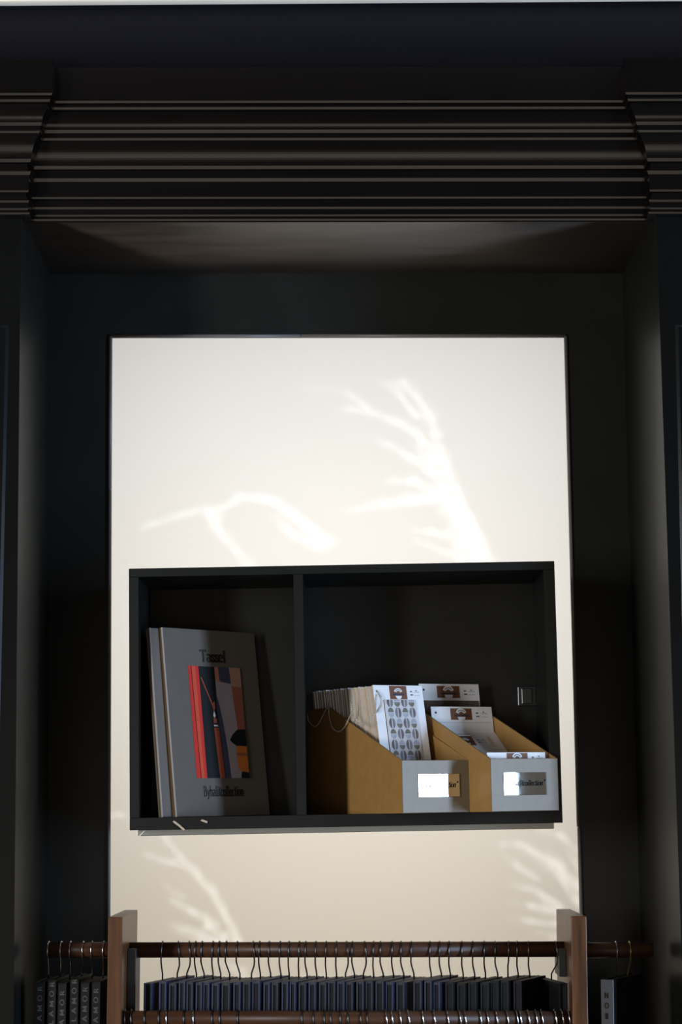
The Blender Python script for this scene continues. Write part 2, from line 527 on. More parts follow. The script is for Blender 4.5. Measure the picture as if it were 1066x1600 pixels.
for kind, v in (('u', .0205), ('v', 334.5), ('c', 331.5), ('b', -.004), ('v', 327.5), ('c', 324.8), ('v', 316), ('c', 312.5), ('b', -.0065), ('v', 300), ('u', .004), ('c', 296.8),
                ('v', 273), ('u', .0018), ('c', 267), ('b', -.0070), ('v', 253), ('u', .0055), ('c', 247.6), ('y', (211, .0130)), ('u', .002), ('v', 207.3), ('c', 203.6), ('v', 196),
                ('u', .002), ('c', 190.6), ('y', (168, .0110)), ('v', 160), ('u', .0035), ('v', 158.4), ('c', 154.8), ('v', 149.5), ('u', .003), ('v', 148.2), ('c', 144.6), ('v', 92)):
    step(kind, v)
CROWN_P = prof[-1][0]
prof.append((0.0, 91.9))
xl, xr = at(30, 337, YL).x, at(1030, 337, YL).x
rows = []
for p, y in prof:
    z = at(533, y, YL - p).z
    rows.append([(-1.4, YL - p, z), (xl + p, YL - p, z), (xl + p, YH - p, z), (xr - p, YH - p, z), (xr - p, YL - p, z), (1.4, YL - p, z)])
vs = [v for r_ in rows for v in r_]
fs = []
for i in range(len(rows) - 1):
    for k in range(5):
        fs.append((i * 6 + k, i * 6 + k + 1, (i + 1) * 6 + k + 1, (i + 1) * 6 + k))
struct(py_obj('trim_9', vs, fs, M['crown']))


# added unseen sheet behind the panel, cut to shape the lamp beam into streaks
def strokes_px():
    A = lambda pts: [(160 + x / 1.4213, 510 + y / 1.4213) for x, y in pts]
    B = lambda pts: [(170 + x / 3.439, 1270 + y / 3.439) for x, y in pts]
    C = lambda pts: [(700 + x / 4.845, 1270 + y / 4.845) for x, y in pts]
    S = []
    for pts, w0, w1 in (([(872, 540), (862, 515), (800, 400), (745, 265), (730, 200), (690, 140), (630, 75), (560, 20)], 13, 9),
                        ([(840, 530), (790, 430), (740, 320), (700, 270)], 30, 8),
                        ([(745, 300), (690, 230), (620, 195), (540, 180)], 12, 5), ([(700, 200), (640, 130), (560, 95)], 5, 2),
                        ([(680, 180), (650, 110), (590, 60)], 5, 3),
                        ([(740, 330), (670, 280), (610, 250)], 9, 3), ([(780, 400), (700, 345), (630, 340)], 14, 3),
                        ([(770, 380), (640, 390), (530, 412)], 14, 3), ([(820, 480), (740, 455), (680, 450)], 11, 3),
                        ([(850, 520), (760, 500), (690, 470)], 10, 3), ([(590, 180), (540, 145), (440, 130)], 5, 2),
                        ([(500, 480), (430, 420), (370, 383), (310, 378), (270, 400), (180, 415), (90, 445)], 12, 5),
                        ([(235, 410), (270, 470), (330, 530)], 13, 10), ([(480, 490), (420, 460), (380, 420)], 9, 4)):
        S.append((A(pts), w0 / 1.4213, w1 / 1.4213))
    for pts, w0, w1 in (([(700, 720), (640, 580), (560, 430), (470, 330), (380, 230), (290, 120)], 24, 12),
                        ([(560, 430), (430, 290), (300, 262), (190, 220)], 22, 7),
                        ([(640, 720), (520, 570), (410, 510), (320, 460)], 34, 8), ([(405, 455), (330, 420), (290, 370)], 8, 4),
                        ([(600, 720), (470, 640), (330, 595)], 26, 7), ([(520, 700), (420, 650), (340, 630)], 12, 5),
                        ([(-40, 20), (60, 10), (110, 30)], 10, 4),
                        ([(900, 1010), (700, 850), (560, 800)], 30, 10), ([(1400, 960), (1250, 900), (1000, 880)], 16, 6)):
        S.append((B(pts), w0 / 3.439, w1 / 3.439))
    for pts, w0, w1 in (([(680, 495), (560, 425), (430, 325)], 20, 13), ([(990, 290), (860, 180), (690, 120)], 22, 14),
                        ([(860, 420), (700, 330), (550, 235), (390, 245)], 44, 10), ([(840, 720), (680, 595), (470, 540)], 34, 8),
                        ([(850, 760), (640, 705), (490, 690)], 34, 6), ([(840, 850), (620, 820), (470, 795)], 26, 6),
                        ([(990, 560), (860, 470), (700, 400)], 40, 20), ([(840, 950), (740, 920), (660, 905)], 14, 5),
                        ([(1000, 700), (900, 560), (880, 400), (760, 290)], 26, 12), ([(1000, 420), (900, 300)], 24, 14)):
        S.append((C(pts), w0 / 4.845, w1 / 4.845))
    return S


GY = 4.66
k_ = (SUN_AT.y - (YP + 0.012)) / (SUN_AT.y - GY)
cell = 0.0022
nx, nz = int(0.80 / cell), int(1.16 / cell)
gx = np.linspace(-0.40, 0.40, nx)
gz = np.linspace(1.0, 2.16, nz)
GX, GZ = np.meshgrid(gx, gz)
PX = SUN_AT.x + (GX - SUN_AT.x) * k_
PZ = SUN_AT.z + (GZ - SUN_AT.z) * k_
dX, dY, dZ = PX - EYE.x, (YP + 0.012) - EYE.y, PZ - EYE.z
RT = np.array(CR.transposed())
qx = RT[0, 0] * dX + RT[0, 1] * dY + RT[0, 2] * dZ
qy = RT[1, 0] * dX + RT[1, 1] * dY + RT[1, 2] * dZ
qz = RT[2, 0] * dX + RT[2, 1] * dY + RT[2, 2] * dZ
UX, UY = 533 + F * qx / -qz, 800 - F * qy / -qz
gap = np.zeros(UX.shape, bool)
dice = np.random.RandomState(9).rand(*UX.shape)
rs = np.random.RandomState(4)
nzx = rs.rand(nz // 6 + 2, nx // 6 + 2)
grain = np.kron(nzx, np.ones((6, 6)))[:nz, :nx]
for pts, w0, w1 in strokes_px():
    n = len(pts) - 1
    for i in range(n):
        (ax, ay), (bx, by) = pts[i], pts[i + 1]
        t = np.clip(((UX - ax) * (bx - ax) + (UY - ay) * (by - ay)) / ((bx - ax) ** 2 + (by - ay) ** 2), 0, 1)
        w = w0 + (w1 - w0) * (i + t) / n
        e_ = np.hypot(UX - ax - t * (bx - ax), UY - ay - t * (by - ay)) / (w * 1.5 * (0.6 + 0.8 * grain))
        gap |= dice < 0.85 * np.clip(1 - e_, 0, 1) * (0.55 + 0.45 * (1 - (i + t) / n))
vs, fs = [], []
for j in range(nz):
    row = ~gap[j]
    d = np.diff(np.concatenate(([0], row.astype(int), [0])))
    for a, b in zip(np.where(d == 1)[0], np.where(d == -1)[0]):
        x0, x1 = -0.40 + a * 0.80 / nx, -0.40 + b * 0.80 / nx
        z0, z1 = 1.0 + j * 1.16 / nz, 1.0 + (j + 1) * 1.16 / nz
        k = len(vs)
        vs += [(x0, GY, z0), (x1, GY, z0), (x1, GY, z1), (x0, GY, z1)]
        fs.append((k, k + 1, k + 2, k + 3))
for x0, x1, z0, z1 in ((-1.2, -0.40, 0.3, 2.9), (0.40, 1.2, 0.3, 2.9), (-0.4, 0.4, 0.3, 1.0), (-0.4, 0.4, 2.16, 2.9)):
    k = len(vs)
    vs += [(x0, GY, z0), (x1, GY, z0), (x1, GY, z1), (x0, GY, z1)]
    fs.append((k, k + 1, k + 2, k + 3))
struct(py_obj('streak_gobo', vs, fs, M['wall_black']))

# ------------------------------------------------------------------ wall shelf
YS = 3.60
tl, tr, bl, br = at(201, 888, YS), at(866, 877, YS), at(203, 1298, YS), at(880, 1285, YS)
SW = ((tr - tl).length + (br - bl).length) / 2
SH = ((tl - bl).length + (tr - br).length) / 2
s_mid = (tl + tr + bl + br) / 4
s_ang = (math.atan2(tr.z - tl.z, tr.x - tl.x) + math.atan2(br.z - bl.z, br.x - bl.x)) / 2
SM = Matrix.Translation(s_mid) @ Matrix.Rotation(-s_ang, 4, 'Y')
SMI = SM.inverted()
SD = YP - 0.006 - YS                          # depth
hw, hh, tk, tb = SW / 2, SH / 2, 0.0165, 0.021
FLOOR = -hh + tb                              # local height of the shelf's inner floor
shelf = thing('box_shelf', 'wide black two-compartment box shelf hung on the glowing screen', 'shelf', SM)
mesh_obj('top_board', box_bm(-hw, hw, 0, SD, hh - 0.0150, hh, 0.0006), M['shelf'], shelf)
mesh_obj('bottom_board', box_bm(-hw, hw, 0, SD, -hh, FLOOR, 0.0006), M['shelf'], shelf)
mesh_obj('side_panel', box_bm(-hw, -hw + tk, 0.0003, SD, FLOOR, hh - 0.015, 0.0006), M['shelf'], shelf)
mesh_obj('side_panel', box_bm(hw - tk - 0.003, hw, 0.0003, SD, FLOOR, hh - 0.015, 0.0006), M['shelf'], shelf)
dvx0 = (SMI @ at(461, 1090, YS)).x
dvx1 = (SMI @ at(476, 1090, YS)).x
mesh_obj('divider', box_bm(dvx0, dvx1, 0.0003, SD - 0.01, FLOOR, hh - 0.015, 0.0006), M['shelf'], shelf)
mesh_obj('back_panel', box_bm(-hw + tk, hw - tk, SD - 0.010, SD - 0.002, FLOOR, hh - 0.015), M['shelf'], shelf)
rx0, rx1 = (SMI @ at(216, 1303, YS + .06)).x, (SMI @ at(866, 1296, YS + .06)).x
mr = mesh_obj('mounting_rail', box_bm(rx0, rx1, 0.06, SD, -hh - 0.0105, -hh, 0.0008), M['metal_rail'], shelf)
bm = bmesh.new()
zb = -hh - 0.0105
add_hexa(bm, [(rx0 + 0.001, 0.0585, zb), (rx0 + 0.0035, 0.0585, zb), (rx0 + 0.0035, 0.0605, zb), (rx0 + 0.001, 0.0605, zb),
              (rx0 + 0.0105, 0.0585, -hh - .001), (rx0 + 0.013, 0.0585, -hh - .001), (rx0 + 0.013, 0.0605, -hh - .001), (rx0 + 0.0105, 0.0605, -hh - .001)])
mesh_obj('rail_end_cap', bm, M['bright_edge'], mr)

# wall socket on the shelf's back panel
c0, c1 = SMI @ at(809, 1104, YS + SD - .01), SMI @ at(839, 1072, YS + SD - .01)
sock = thing('wall_socket', 'small black square socket plate on back of right shelf compartment', 'socket',
             SM @ Matrix.Translation(((c0.x + c1.x) / 2, SD - 0.010, (c0.z + c1.z) / 2)))
sx, sz = (c1.x - c0.x) / 2, (c1.z - c0.z) / 2
mesh_obj('plate', box_bm(-sx, sx, -0.007, 0, -sz, sz, 0.002, 2), M['socket'], sock)
rk = mesh_obj('rocker', box_bm(-sx * 0.62, sx * 0.45, -0.011, -0.006, -sz * .8, sz * .8, 0.0015, 2), M['socket'], sock)
mesh_obj('side_bar', box_bm(sx * 0.62, sx * 0.8, -0.009, -0.006, -sz * .8, sz * .8, 0.0006), M['socket'], sock)

# ------------------------------------------------------------------ box files
TH = R(28.5)
BW, BL, BT = 0.1335, 0.343, 0.0025
BHF, BHB = 0.0885, 0.190


def on_shelf(px, Y):
    """shelf-local floor point below a pixel column at depth Y"""
    p = SMI @ at(px, 1270, Y)
    return Vector((p.x, Y - YS, FLOOR))


def box_file(label, px, Y, turn):
    o = on_shelf(px, Y)
    mx = SM @ Matrix.Translation(o) @ Matrix.Rotation(TH + turn, 4, 'Z')
    t = thing('box_file', label, 'box', mx, 'kraft box files on the shelf')
    yk = BL * 0.76                             # where the sloped side turns flat
    side = [(0, 0), (BL, 0), (BL, BHB), (yk, BHB), (0.0, BHF)]
    for x0 in (0.0, BW - BT):
        vs = [(x0, y, z) for y, z in side] + [(x0 + BT, y, z) for y, z in side]
        n = len(side)
        fs = [tuple(range(n))[::-1], tuple(range(n, 2 * n))]
        idx = [0, 0]
        for i in range(n):
            fs.append((i, (i + 1) % n, n + (i + 1) % n, n + i))
            idx.append(1 if i in (2, 3) else 0)
        bmx = bmesh.new()
        v = [bmx.verts.new(q) for q in vs]
        for f, ii in zip(fs, idx):
            fc = bmx.faces.new([v[i] for i in f])
            fc.material_index = ii
        bmesh.ops.recalc_face_normals(bmx, faces=list(bmx.faces))
        mesh_obj('side_wall', bmx, [M['kraft'], M['kraft_edge']], t)
    mesh_obj('front_wall', box_bm(0.0002, BW - 0.0002, -0.0012, BT, 0, BHF, 0.0009, 2), M['kraft_front'], t)
    mesh_obj('back_wall', box_bm(BT, BW - BT, BL - BT, BL, 0, BHB), M['kraft'], t)
    mesh_obj('base', box_bm(BT, BW - BT, BT, BL - BT, 0, BT), M['kraft'], t)
    return t, mx


boxA, MA = box_file('left kraft box file packed with sample cards beside the shelf divider', 629, 3.518, R(-0.70))
boxB, MB = box_file('right kraft box file with a few loose cards at the shelf end', 768, 3.514, R(-2.00))


def plaque(t, x0, x1, z0, z1, tilt):
    m = Matrix.Translation((x0, -0.0016, z0)) @ Matrix.Rotation(tilt, 4, 'Z')
    w, h = x1 - x0, z1 - z0
    pq = mesh_obj('name_plate', box_bm(0, w, -0.0012, 0.0, 0, h, 0.0003), M['mirror'], t, m)
    pq['label'] = 'mirror polished metal name plate'
    lettering('plate_lettering', 'Byhalitcollection®', (w * .09, -0.00135, h * .42), (1, 0, 0), (0, 0, 1), w * .85, h * .23, M['plate_ink'], pq,
              thick=.17, thin=.085, slant=.28)


plaque(boxA, 0.0305, 0.1115, 0.0265, 0.0650, R(0.0))
plaque(boxB, 0.0245, 0.1090, 0.0270, 0.0650, R(0.0))


# ------------------------------------------------------------------ sample cards
def card_mesh(w, h, t, edge):
    bm = bmesh.new()
    add_box(bm, 0, w, 0, t, 0, h)
    for f in bm.faces:
        f.material_index = 0 if abs(f.normal.y) > 0.5 or f.calc_center_median().z > h * .99 else 1
    bm.normal_update()
    for f in bm.faces:
        n = f.normal
        f.material_index = 0 if (abs(n.y) > 0.5) else 1
    me = bpy.data.meshes.new('sample_card')
    bm.to_mesh(me)
    bm.free()
    me.materials.append(M['card'])
    me.materials.append(edge)
    return me


def quad_print(name, rects, m, parent, y=-0.0003):
    vs, fs = [], []
    for x0, z0, x1, z1 in rects:
        k = len(vs)
        vs += [(x0, y, z0), (x1, y, z0), (x1, y, z1), (x0, y, z1)]
        fs.append((k, k + 1, k + 2, k + 3))
    return py_obj(name, vs, fs, m, parent)


def fan(cx, cz, r0, r1, a0, a1, y, n=10):
    vs, fs = [], []
    for i in range(n + 1):
        a = R(a0 + (a1 - a0) * i / n)
        vs += [(cx + r0 * math.cos(a), y, cz + r0 * math.sin(a)), (cx + r1 * math.cos(a), y, cz + r1 * math.sin(a))]
    for i in range(n):
        fs.append((2 * i, 2 * i + 1, 2 * i + 3, 2 * i + 2))
    return vs, fs


def card_label(c, x0, x1, z0, z1, w, h, holes=True):
    """brown fan-emblem label, the two small printed lines and the punched hole of a sample card"""
    lb = quad_print('brown_label', [(x0, z0, x1, z1)], M['brown_label'], c)
    lb['label'] = 'brown label with white fan emblem'
    cx, lw, lh = (x0 + x1) / 2, x1 - x0, z1 - z0
    vs, fs = [], []
    for r0, r1, a0, a1, cz, k in ((lw * .12, lw * .26, 20, 160, z0 + lh * .46, 1),):
        v, f = fan(cx, cz, r0, r1, a0, a1, -0.0006)
        b = len(vs); vs += v; fs += [tuple(i + b for i in q) for q in f]
    v, f = fan(cx, z0 + lh * .26, 0.0, lw * .18, 180, 360, -0.0006)
    b = len(vs); vs += v; fs += [tuple(i + b for i in q) for q in f]
    py_obj('emblem', vs, fs, M['print_white'], lb)
    vs, fs = [], []
    v, f = fan(cx, z0 + lh * .46, lw * .17, lw * .20, 35, 145, -0.0009)
    vs += v; fs += f
    k = len(vs)
    vs += [(x0 + lw * .16, -0.0009, z0 + lh * .30), (x1 - lw * .16, -0.0009, z0 + lh * .30), (x1 - lw * .16, -0.0009, z0 + lh * .42), (x0 + lw * .16, -0.0009, z0 + lh * .42)]
    fs.append((k, k + 1, k + 2, k + 3))
    py_obj('emblem_line', vs, fs, M['print_dark'], lb)
    zz = (z0 + z1) / 2
    quad_print('printed_lines', [(x1 + w * .07, zz + .001, x1 + w * .11, zz + .003), (x1 + w * .07, zz - .005, x1 + w * .125, zz - .003),
                                 (x1 + w * .15, zz + .0006, x1 + w * .26, zz + .0012), (x1 + w * .15, zz - .0052, x1 + w * .26, zz - .0047),
                                 (x1 + w * .18, zz + .003, x1 + w * .21, zz + .0045)], M['print_dark'], c)
    if holes:
        v, f = fan(w * .07, h - .011, 0.0, 0.0021, 0, 360, -0.0004)
        py_obj('punched_hole', v, f, M['print_black'], c)


CW = 0.099
LEAN = R(11.8)


def place_card(o, MX, x, y, lean, tilt=0.0):
    o.matrix_basis = MX @ Matrix.Translation((x, y, BT + 0.0004)) @ Matrix.Rotation(-lean, 4, 'X') @ Matrix.Rotation(tilt, 4, 'Y')


# left box: the front card with its printed swatch
H0 = 0.2250
front = tag(link('sample_card', card_mesh(CW, H0, 0.0022, M['card_edge'])), 'front white sample card with rows of grey coffee bean motifs in left box',
            'card', 'sample cards in the left box')
place_card(front, MA, 0.0190, 0.0850, R(11.8))
card_label(front, CW * .325, CW * .675, H0 - .0255, H0 - .0010, CW, H0)
sw = mesh_obj('swatch', box_bm(CW * .195, CW * .835, -0.0012, 0, 0.004, H0 - .0262), M['swatch'], front)
bx0, bx1 = CW * .225, CW * .81
bean_mats = [M[k] for k in ('bean_grey', 'bean_brown', 'bean_olive', 'bean_pale')]
dx, dz = (bx1 - bx0) / 4, 0.0192
ztop = H0 - .0270
for r_ in range(11):
    for c_ in range(4):
        cx, cz = bx0 + (c_ + .5) * dx, H0 - .0305 - r_ * dz
        if cz < 0.02:
            continue
        upright = (r_ + c_) % 2 == 0
        rx_, rz_ = (dx * .40, dz * .50) if upright else (dx * .40, dz * .43)
        vs, fs, idx = [], [], []
        for half in (0, 1):
            if upright:
                a0, a1 = (95, 265) if half == 0 else (-85, 85)
                mi = 1 if (half == 0) == (r_ % 2 == 0) else 0
                ox, oz = (-dx * .03 if half == 0 else dx * .03), 0
            else:
                a0, a1 = (0, 180) if half == 0 else (180, 360)
                mi = 3 if (half == 0) == (r_ % 2 == 0) else 2
                ox, oz = 0, (dz * .03 if half == 0 else -dz * .03)
            k = len(vs)
            for i in range(9):
                a = R(a0 + (a1 - a0) * i / 8)
                vs.append((ox + rx_ * math.cos(a), 0, min(ztop - cz, oz + rz_ * math.sin(a))))
            fs.append(tuple(range(k, k + 9)))
            idx.append(mi)
        py_obj('bean_print', vs, fs, bean_mats, sw, Matrix.Translation((cx, -0.0015, cz)), idx)
quad_print('swatch_border', [(CW * .180, 0.004, CW * .190, H0 - .027)], M['brown_label'], front)

# the rest of the pack, standing one behind another
plain = [card_mesh(CW, h, t, M[e]) for h, t, e in ((0.2235, .0040, 'card_edge'), (0.2225, .0034, 'card_edge2'), (0.2240, .0045, 'card_edge'), (0.2220, .0036, 'card_edge2'), (0.2230, .0052, 'card_edge2'))]
y = 0.0880
i = 0
while y < 0.304 and i < 35:
    k = random.randrange(5)
    c = link('sample_card', plain[k])
    f = (y - 0.087) / 0.217
    place_card(c, MA, 0.0030 + 0.0150 * (1 - f) ** 1.2 + random.uniform(-.0009, .0009), y, LEAN - R(2.2) * f, R(random.uniform(-.3, .3)))
    tag(c, ('white sample card with tan edges, %s behind the coffee bean card' % ORD[i]), 'card', 'sample cards in the left box')
    y += (.0040, .0034, .0045, .0036, .0052)[k] + random.uniform(.0013, .0026) + (0.004 if i == 6 else 0)
    i += 1

# right box: a few loose cards
def loose(label, x, y, lean, w, h, t=0.0018):
    c = tag(link('sample_card', card_mesh(w, h, t, M['card_edge2'])), label, 'card', 'sample cards in the right box')
    place_card(c, MB, x, y, lean)
    return c


W2 = 0.1235
a = loose('rear white sample card with brown fabric strip in right box', 0.003, 0.222, R(7), W2, 0.2285)
card_label(a, W2 * .29, W2 * .67, .2285 - .0255, .2285 - .0035, W2, .2285)
mesh_obj('fabric_strip', box_bm(.004, W2 - .004, -.0015, 0, .13, .2285 - .0305), M['brown_fabric'], a)
b = loose('middle white sample card with punched hole in front of the fabric strip card', 0.004, 0.180, R(9), .1245, 0.186)
card_label(b, .1245 * .31, .1245 * .66, .186 - .0240, .186 - .0030, .1245, .186)
quad_print('printed_rule', [(.003, .186 - .029, .121, .186 - .0286)], M['print_dark'], b)
d = loose('blank white sample card lying under the sloped card in right box', 0.0200, 0.0330, R(51), .1105, 0.2220)
c = loose('sloped white sample card leaning far back in right box', 0.0030, 0.0265, R(51), .1000, 0.2100)
card_label(c, .100 * .36, .100 * .69, .210 - .0300, .210 - .0030, .100, .210, False)
e = loose('low white sample card just showing above the right box front', 0.0055, 0.0130, R(3), .1150, 0.0965)
card_label(e, .115 * .33, .115 * .69, .0965 - .0200, .0965 - .0010, .115, .0965, False)

# ball chains looped through the card corners
nrm = MA.to_3x3() @ Vector((-1, 0, 0))


def on_side(px, py, off):
    """point on the plane just outside the left box's left side seen at a pixel"""
    p0 = MA.translation + nrm * off
    d_ = CR @ Vector(((px - 533) / F, (800 - py) / F, -1))
    s = (p0 - EYE).dot(nrm) / d_.dot(nrm)
    return EYE + d_ * s


def smooth_path(pts, n=10):
    out = []
    P = [pts[0]] + list(pts) + [pts[-1]]
    for i in range(1, len(P) - 2):
        for k in range(n):
            t = k / n
            out.append(0.5 * ((2 * P[i]) + (P[i + 1] - P[i - 1]) * t + (2 * P[i - 1] - 5 * P[i] + 4 * P[i + 1] - P[i + 2]) * t * t + (3 * P[i] - P[i - 1] - 3 * P[i + 1] + P[i + 2]) * t ** 3))
    out.append(P[-2])
    return out


def ball_chain(label, pts, r=0.0015, pitch=0.0033):
    path = smooth_path([Vector(p) for p in pts])
    beads, acc, last = [path[0]], 0.0, path[0]
    for p in path[1:]:
        seg = (p - last).length
        while acc + seg >= pitch:
            last = last + (p - last) * ((pitch - acc) / seg)
            beads.append(last.copy())
            seg = (p - last).length
            acc = 0.0
        acc += seg
        last = p
    o = beads[0].copy()
    bm = bmesh.new()
    add_tube(bm, [p - o for p in path[::2]], r * .35, 4)
    for bd in beads:
        bmesh.ops.create_icosphere(bm, subdivisions=1, radius=r, matrix=Matrix.Translation(bd - o))
    ob = mesh_obj('ball_chain', bm, M['chain'], None, Matrix.Translation(o), smooth=True)
    return tag(ob, label, 'chain', 'ball chains on the sample cards')


q = lambda x, y: (475 + x / 8.88, 1060 + y / 8.88)
ball_chain('nickel ball chain hanging over box corner nearest the shelf divider', [on_side(*q(x, y), .003) for x, y in ((48, 500), (70, 600), (140, 668), (200, 630), (260, 520), (300, 440), (345, 400))])
ball_chain('longest nickel ball chain looping down over the kraft box side', [on_side(*q(x, y), .0045) for x, y in ((350, 390), (345, 470), (360, 580), (400, 690), (480, 738), (560, 680), (620, 570), (660, 450), (645, 330))])
ball_chain('nickel ball chain draped over tan card edges behind the coffee bean card', [on_side(*q(x, y), .003) for x, y in ((655, 470), (740, 590), (835, 642), (920, 575), (985, 485))])
FI = front.matrix_basis
ball_chain('short nickel ball chain through hole of the coffee bean card', [FI @ Vector(v) for v in ((CW * .07, -.0016, H0 - .011), (CW * .135, -.0025, H0 - .022), (CW * .13, -.0025, H0 - .034), (CW * .07, -.0025, H0 - .044), (CW * -.005, -.0022, H0 - .05), (CW * .01, -.0022, H0 - .035), (CW * .06, -.002, H0 - .016))])

# ------------------------------------------------------------------ catalogues in the left compartment
def book_matrix(px, Y, ang, lean):
    return SM @ Matrix.Translation(on_shelf(px, Y) + Vector((0, 0, 0.0006))) @ Matrix.Rotation(ang, 4, 'Z') @ Matrix.Rotation(-lean, 4, 'X')


def catalogue(label, px, Y, ang, lean, w, h, t, spine):
    k = thing('catalogue', label, 'book', book_matrix(px, Y, ang, lean), 'large catalogues in the left compartment')
    z0 = 0.018 * 0.0
    cv = mesh_obj('front_cover', box_bm(0, w, 0, 0.0035, z0, h, 0.0005), M['cover'], k)
    mesh_obj('back_cover', box_bm(0, w, t - 0.0035, t, z0, h, 0.0005), M['cover'], k)
    mesh_obj('page_block', box_bm(0.003, w - .004, 0.0036, t - 0.0036, z0 + .003, h - .003), M['pages'], k)
    sp_ = mesh_obj('spine', box_bm(0.0002, 0.003, 0.0036, t - 0.0036, z0, h), spine, k)
    return k, cv


BOOKW, BOOKH = 0.222, 0.3325
b1, cov = catalogue('front taupe catalogue with red tassel cover picture and black title', 277, 3.615, R(46), R(6.2), BOOKW, BOOKH, 0.0145, M['cover_spine'])
mesh_obj('board_edge', box_bm(-0.0009, 0.0, 0.0003, 0.0037, 0.0, BOOKH), M['cover_edge'], b1)
b2, cov2 = catalogue('second taupe catalogue behind the tassel one against left shelf side', 255, 3.608, R(44), R(5.8), 0.205, 0.331, 0.0125, M['cover_spine'])
mesh_obj('board_edge', box_bm(-0.0009, 0.0, 0.0003, 0.0037, 0.0, .331), M['cover_edge'], b2)

# cover picture: flat print on the cover board
pu0, pu1, pv0, pv1 = .235 * BOOKW, .80 * BOOKW, .20 * BOOKH, .80 * BOOKH
PIC = [('pic_black', [(0, 0), (1, 0), (1, 1), (0, 1)]),
       ('pic_deep', [(0, 0), (.20, 0), (.20, 1), (0, 1)]),
       ('pic_red', [(0, 0), (.05, 0), (.075, 1), (0, 1)]),
       ('pic_orange', [(.065, 0), (.135, 0), (.145, 1), (.09, 1)]),
       ('pic_red', [(.135, 0), (.195, 0), (.195, 1), (.145, 1)]),
       ('pic_grey', [(.5, .12), (.82, .13), (.85, .5), (.88, 1), (.655, 1), (.62, .72), (.57, .48), (.5, .28)]),
       ('pic_navy', [(.49, .24), (.53, .32), (.58, .48), (.63, .74), (.655, 1), (.535, 1), (.50, .6), (.48, .36)]),
       ('pic_pink', [(.5, 0), (.57, 0), (.585, .135), (.5, .13)]),
       ('pic_navy', [(.57, 0), (.78, 0), (.80, .15), (.59, .135)]),
       ('pic_tan', [(.78, 0), (1, 0), (1, .18), (.80, .17)]),
       ('pic_brick', [(.80, .17), (1, .18), (1, .6), (.86, .6)]),
       ('pic_rust', [(.40, .55), (.495, .55), (.535, 1), (.44, 1)]),
       ('pic_rust', [(.215, .10), (.235, .10), (.43, .36), (.41, .37)]),
       ('pic_rust', [(.39, .34), (.45, .31), (.45, .38), (.42, .41)]),
       ('pic_white', [(.425, .40), (.45, .44), (.425, .465), (.40, .44)]),
       ('pic_brick', [(.40, .465), (.465, .465), (.47, .51), (.40, .51)]),
       ('pic_white', [(.40, .525), (.475, .525), (.48, .54), (.40, .54)]),
       ('pic_black', [(.68, .66), (.74, .61), (.84, .565), (1, .56), (1, .73), (.84, .72), (.74, .69)]),
       ('pic_amber', [(.79, .73), (.83, .71), (1, .715), (1, .95), (.86, .94), (.80, .91)]),
       ('pic_brick', [(.79, .775), (1, .775), (1, .80), (.79, .80)]),
       ('pic_black', [(.86, .945), (1, .95), (1, 1), (.84, 1)])]
vs, fs, idx, names = [], [], [], []
for n_, (key, poly) in enumerate(PIC):
    if key not in names:
        names.append(key)
    k = len(vs)
    vs += [(pu0 + (pu1 - pu0) * s, -0.0003 - 0.00006 * n_, pv1 - (pv1 - pv0) * t) for s, t in poly]
    fs.append(tuple(range(k, k + len(poly)))[::-1])
    idx.append(names.index(key))
pic = py_obj('cover_picture', vs, fs, [M[k] for k in names], cov, idx=idx)
pic['label'] = 'printed picture of a red tassel'
lettering('title_lettering', 'Tassel', (.375 * BOOKW, -0.0004, .826 * BOOKH), (1, 0, 0), (0, 0, 1), .275 * BOOKW, .064 * BOOKH, M['print_black'], cov, thick=.17, thin=.06)
lettering('maker_lettering', 'Byhalitcollection', (.295 * BOOKW, -0.0004, .105 * BOOKH), (1, 0, 0), (0, 0, 1), .43 * BOOKW, .052 * BOOKH, M['print_black'], cov, thick=.17, thin=.06)


def ribbon(parent, pxs, w=0.0035):
    """thin marker ribbon from under the book over the shelf's front edge; pxs: (px, py, Y)"""
    inv = parent.matrix_basis.inverted()
    P = [at(*p) for p in pxs]
    vs, fs = [], []
    for i, p in enumerate(P):
        d_ = (P[min(i + 1, len(P) - 1)] - P[max(i - 1, 0)]).normalized()
        n = d_.cross(Vector((0, -1, 0.35))).normalized() * w / 2
        for s in (n, -n):
            vs.append(inv @ (p + s))
    m_ = len(vs)
    for i in range(len(P) - 1):
        fs.append((2 * i, 2 * i + 1, 2 * i + 3, 2 * i + 2))
    o = py_obj('marker_ribbon', vs, fs, M['ribbon'], parent)
    md = o.modifiers.new('thickness', 'SOLIDIFY')
    md.thickness = 0.0005
    return o


ribbon(b2, [(259, 1277.5, 3.640), (265, 1279.5, 3.612), (272, 1284, 3.5975), (280, 1290, 3.5965), (288, 1297, 3.596)])
ribbon(b1, [(300, 1277.5, 3.640), (308, 1279.5, 3.612), (316, 1282, 3.5975), (324, 1285, 3.5965)])

# ------------------------------------------------------------------ swatch rack
K = 1.15                                      # the rack stands inside the niche
YR0, YR1 = 3.0 * K, 3.213 * K
YU, YLO = 3.105 * K, 3.027 * K                        # axes of the upper and the lower rail
rail_r = 0.0113 * K
zu = at(545, 1484.5, YU).z
zl = at(545, 1592, YLO).z
xl0, xl1 = at(168, 1500, YR0).x, at(190.5, 1500, YR0).x
xr0, xr1 = at(893.5, 1500, YR0).x, at(918, 1500, YR0).x
zt_l, zt_r = at(180, 1433, YR0).z, at(905, 1431.5, YR0).z
rack = thing('wooden_rack', 'walnut rack with two plank ends and two rails of hanging sample books', 'rack', Matrix.Translation((0, 3.55, 0)))
RI = Matrix.Translation((0, -3.55, 0))


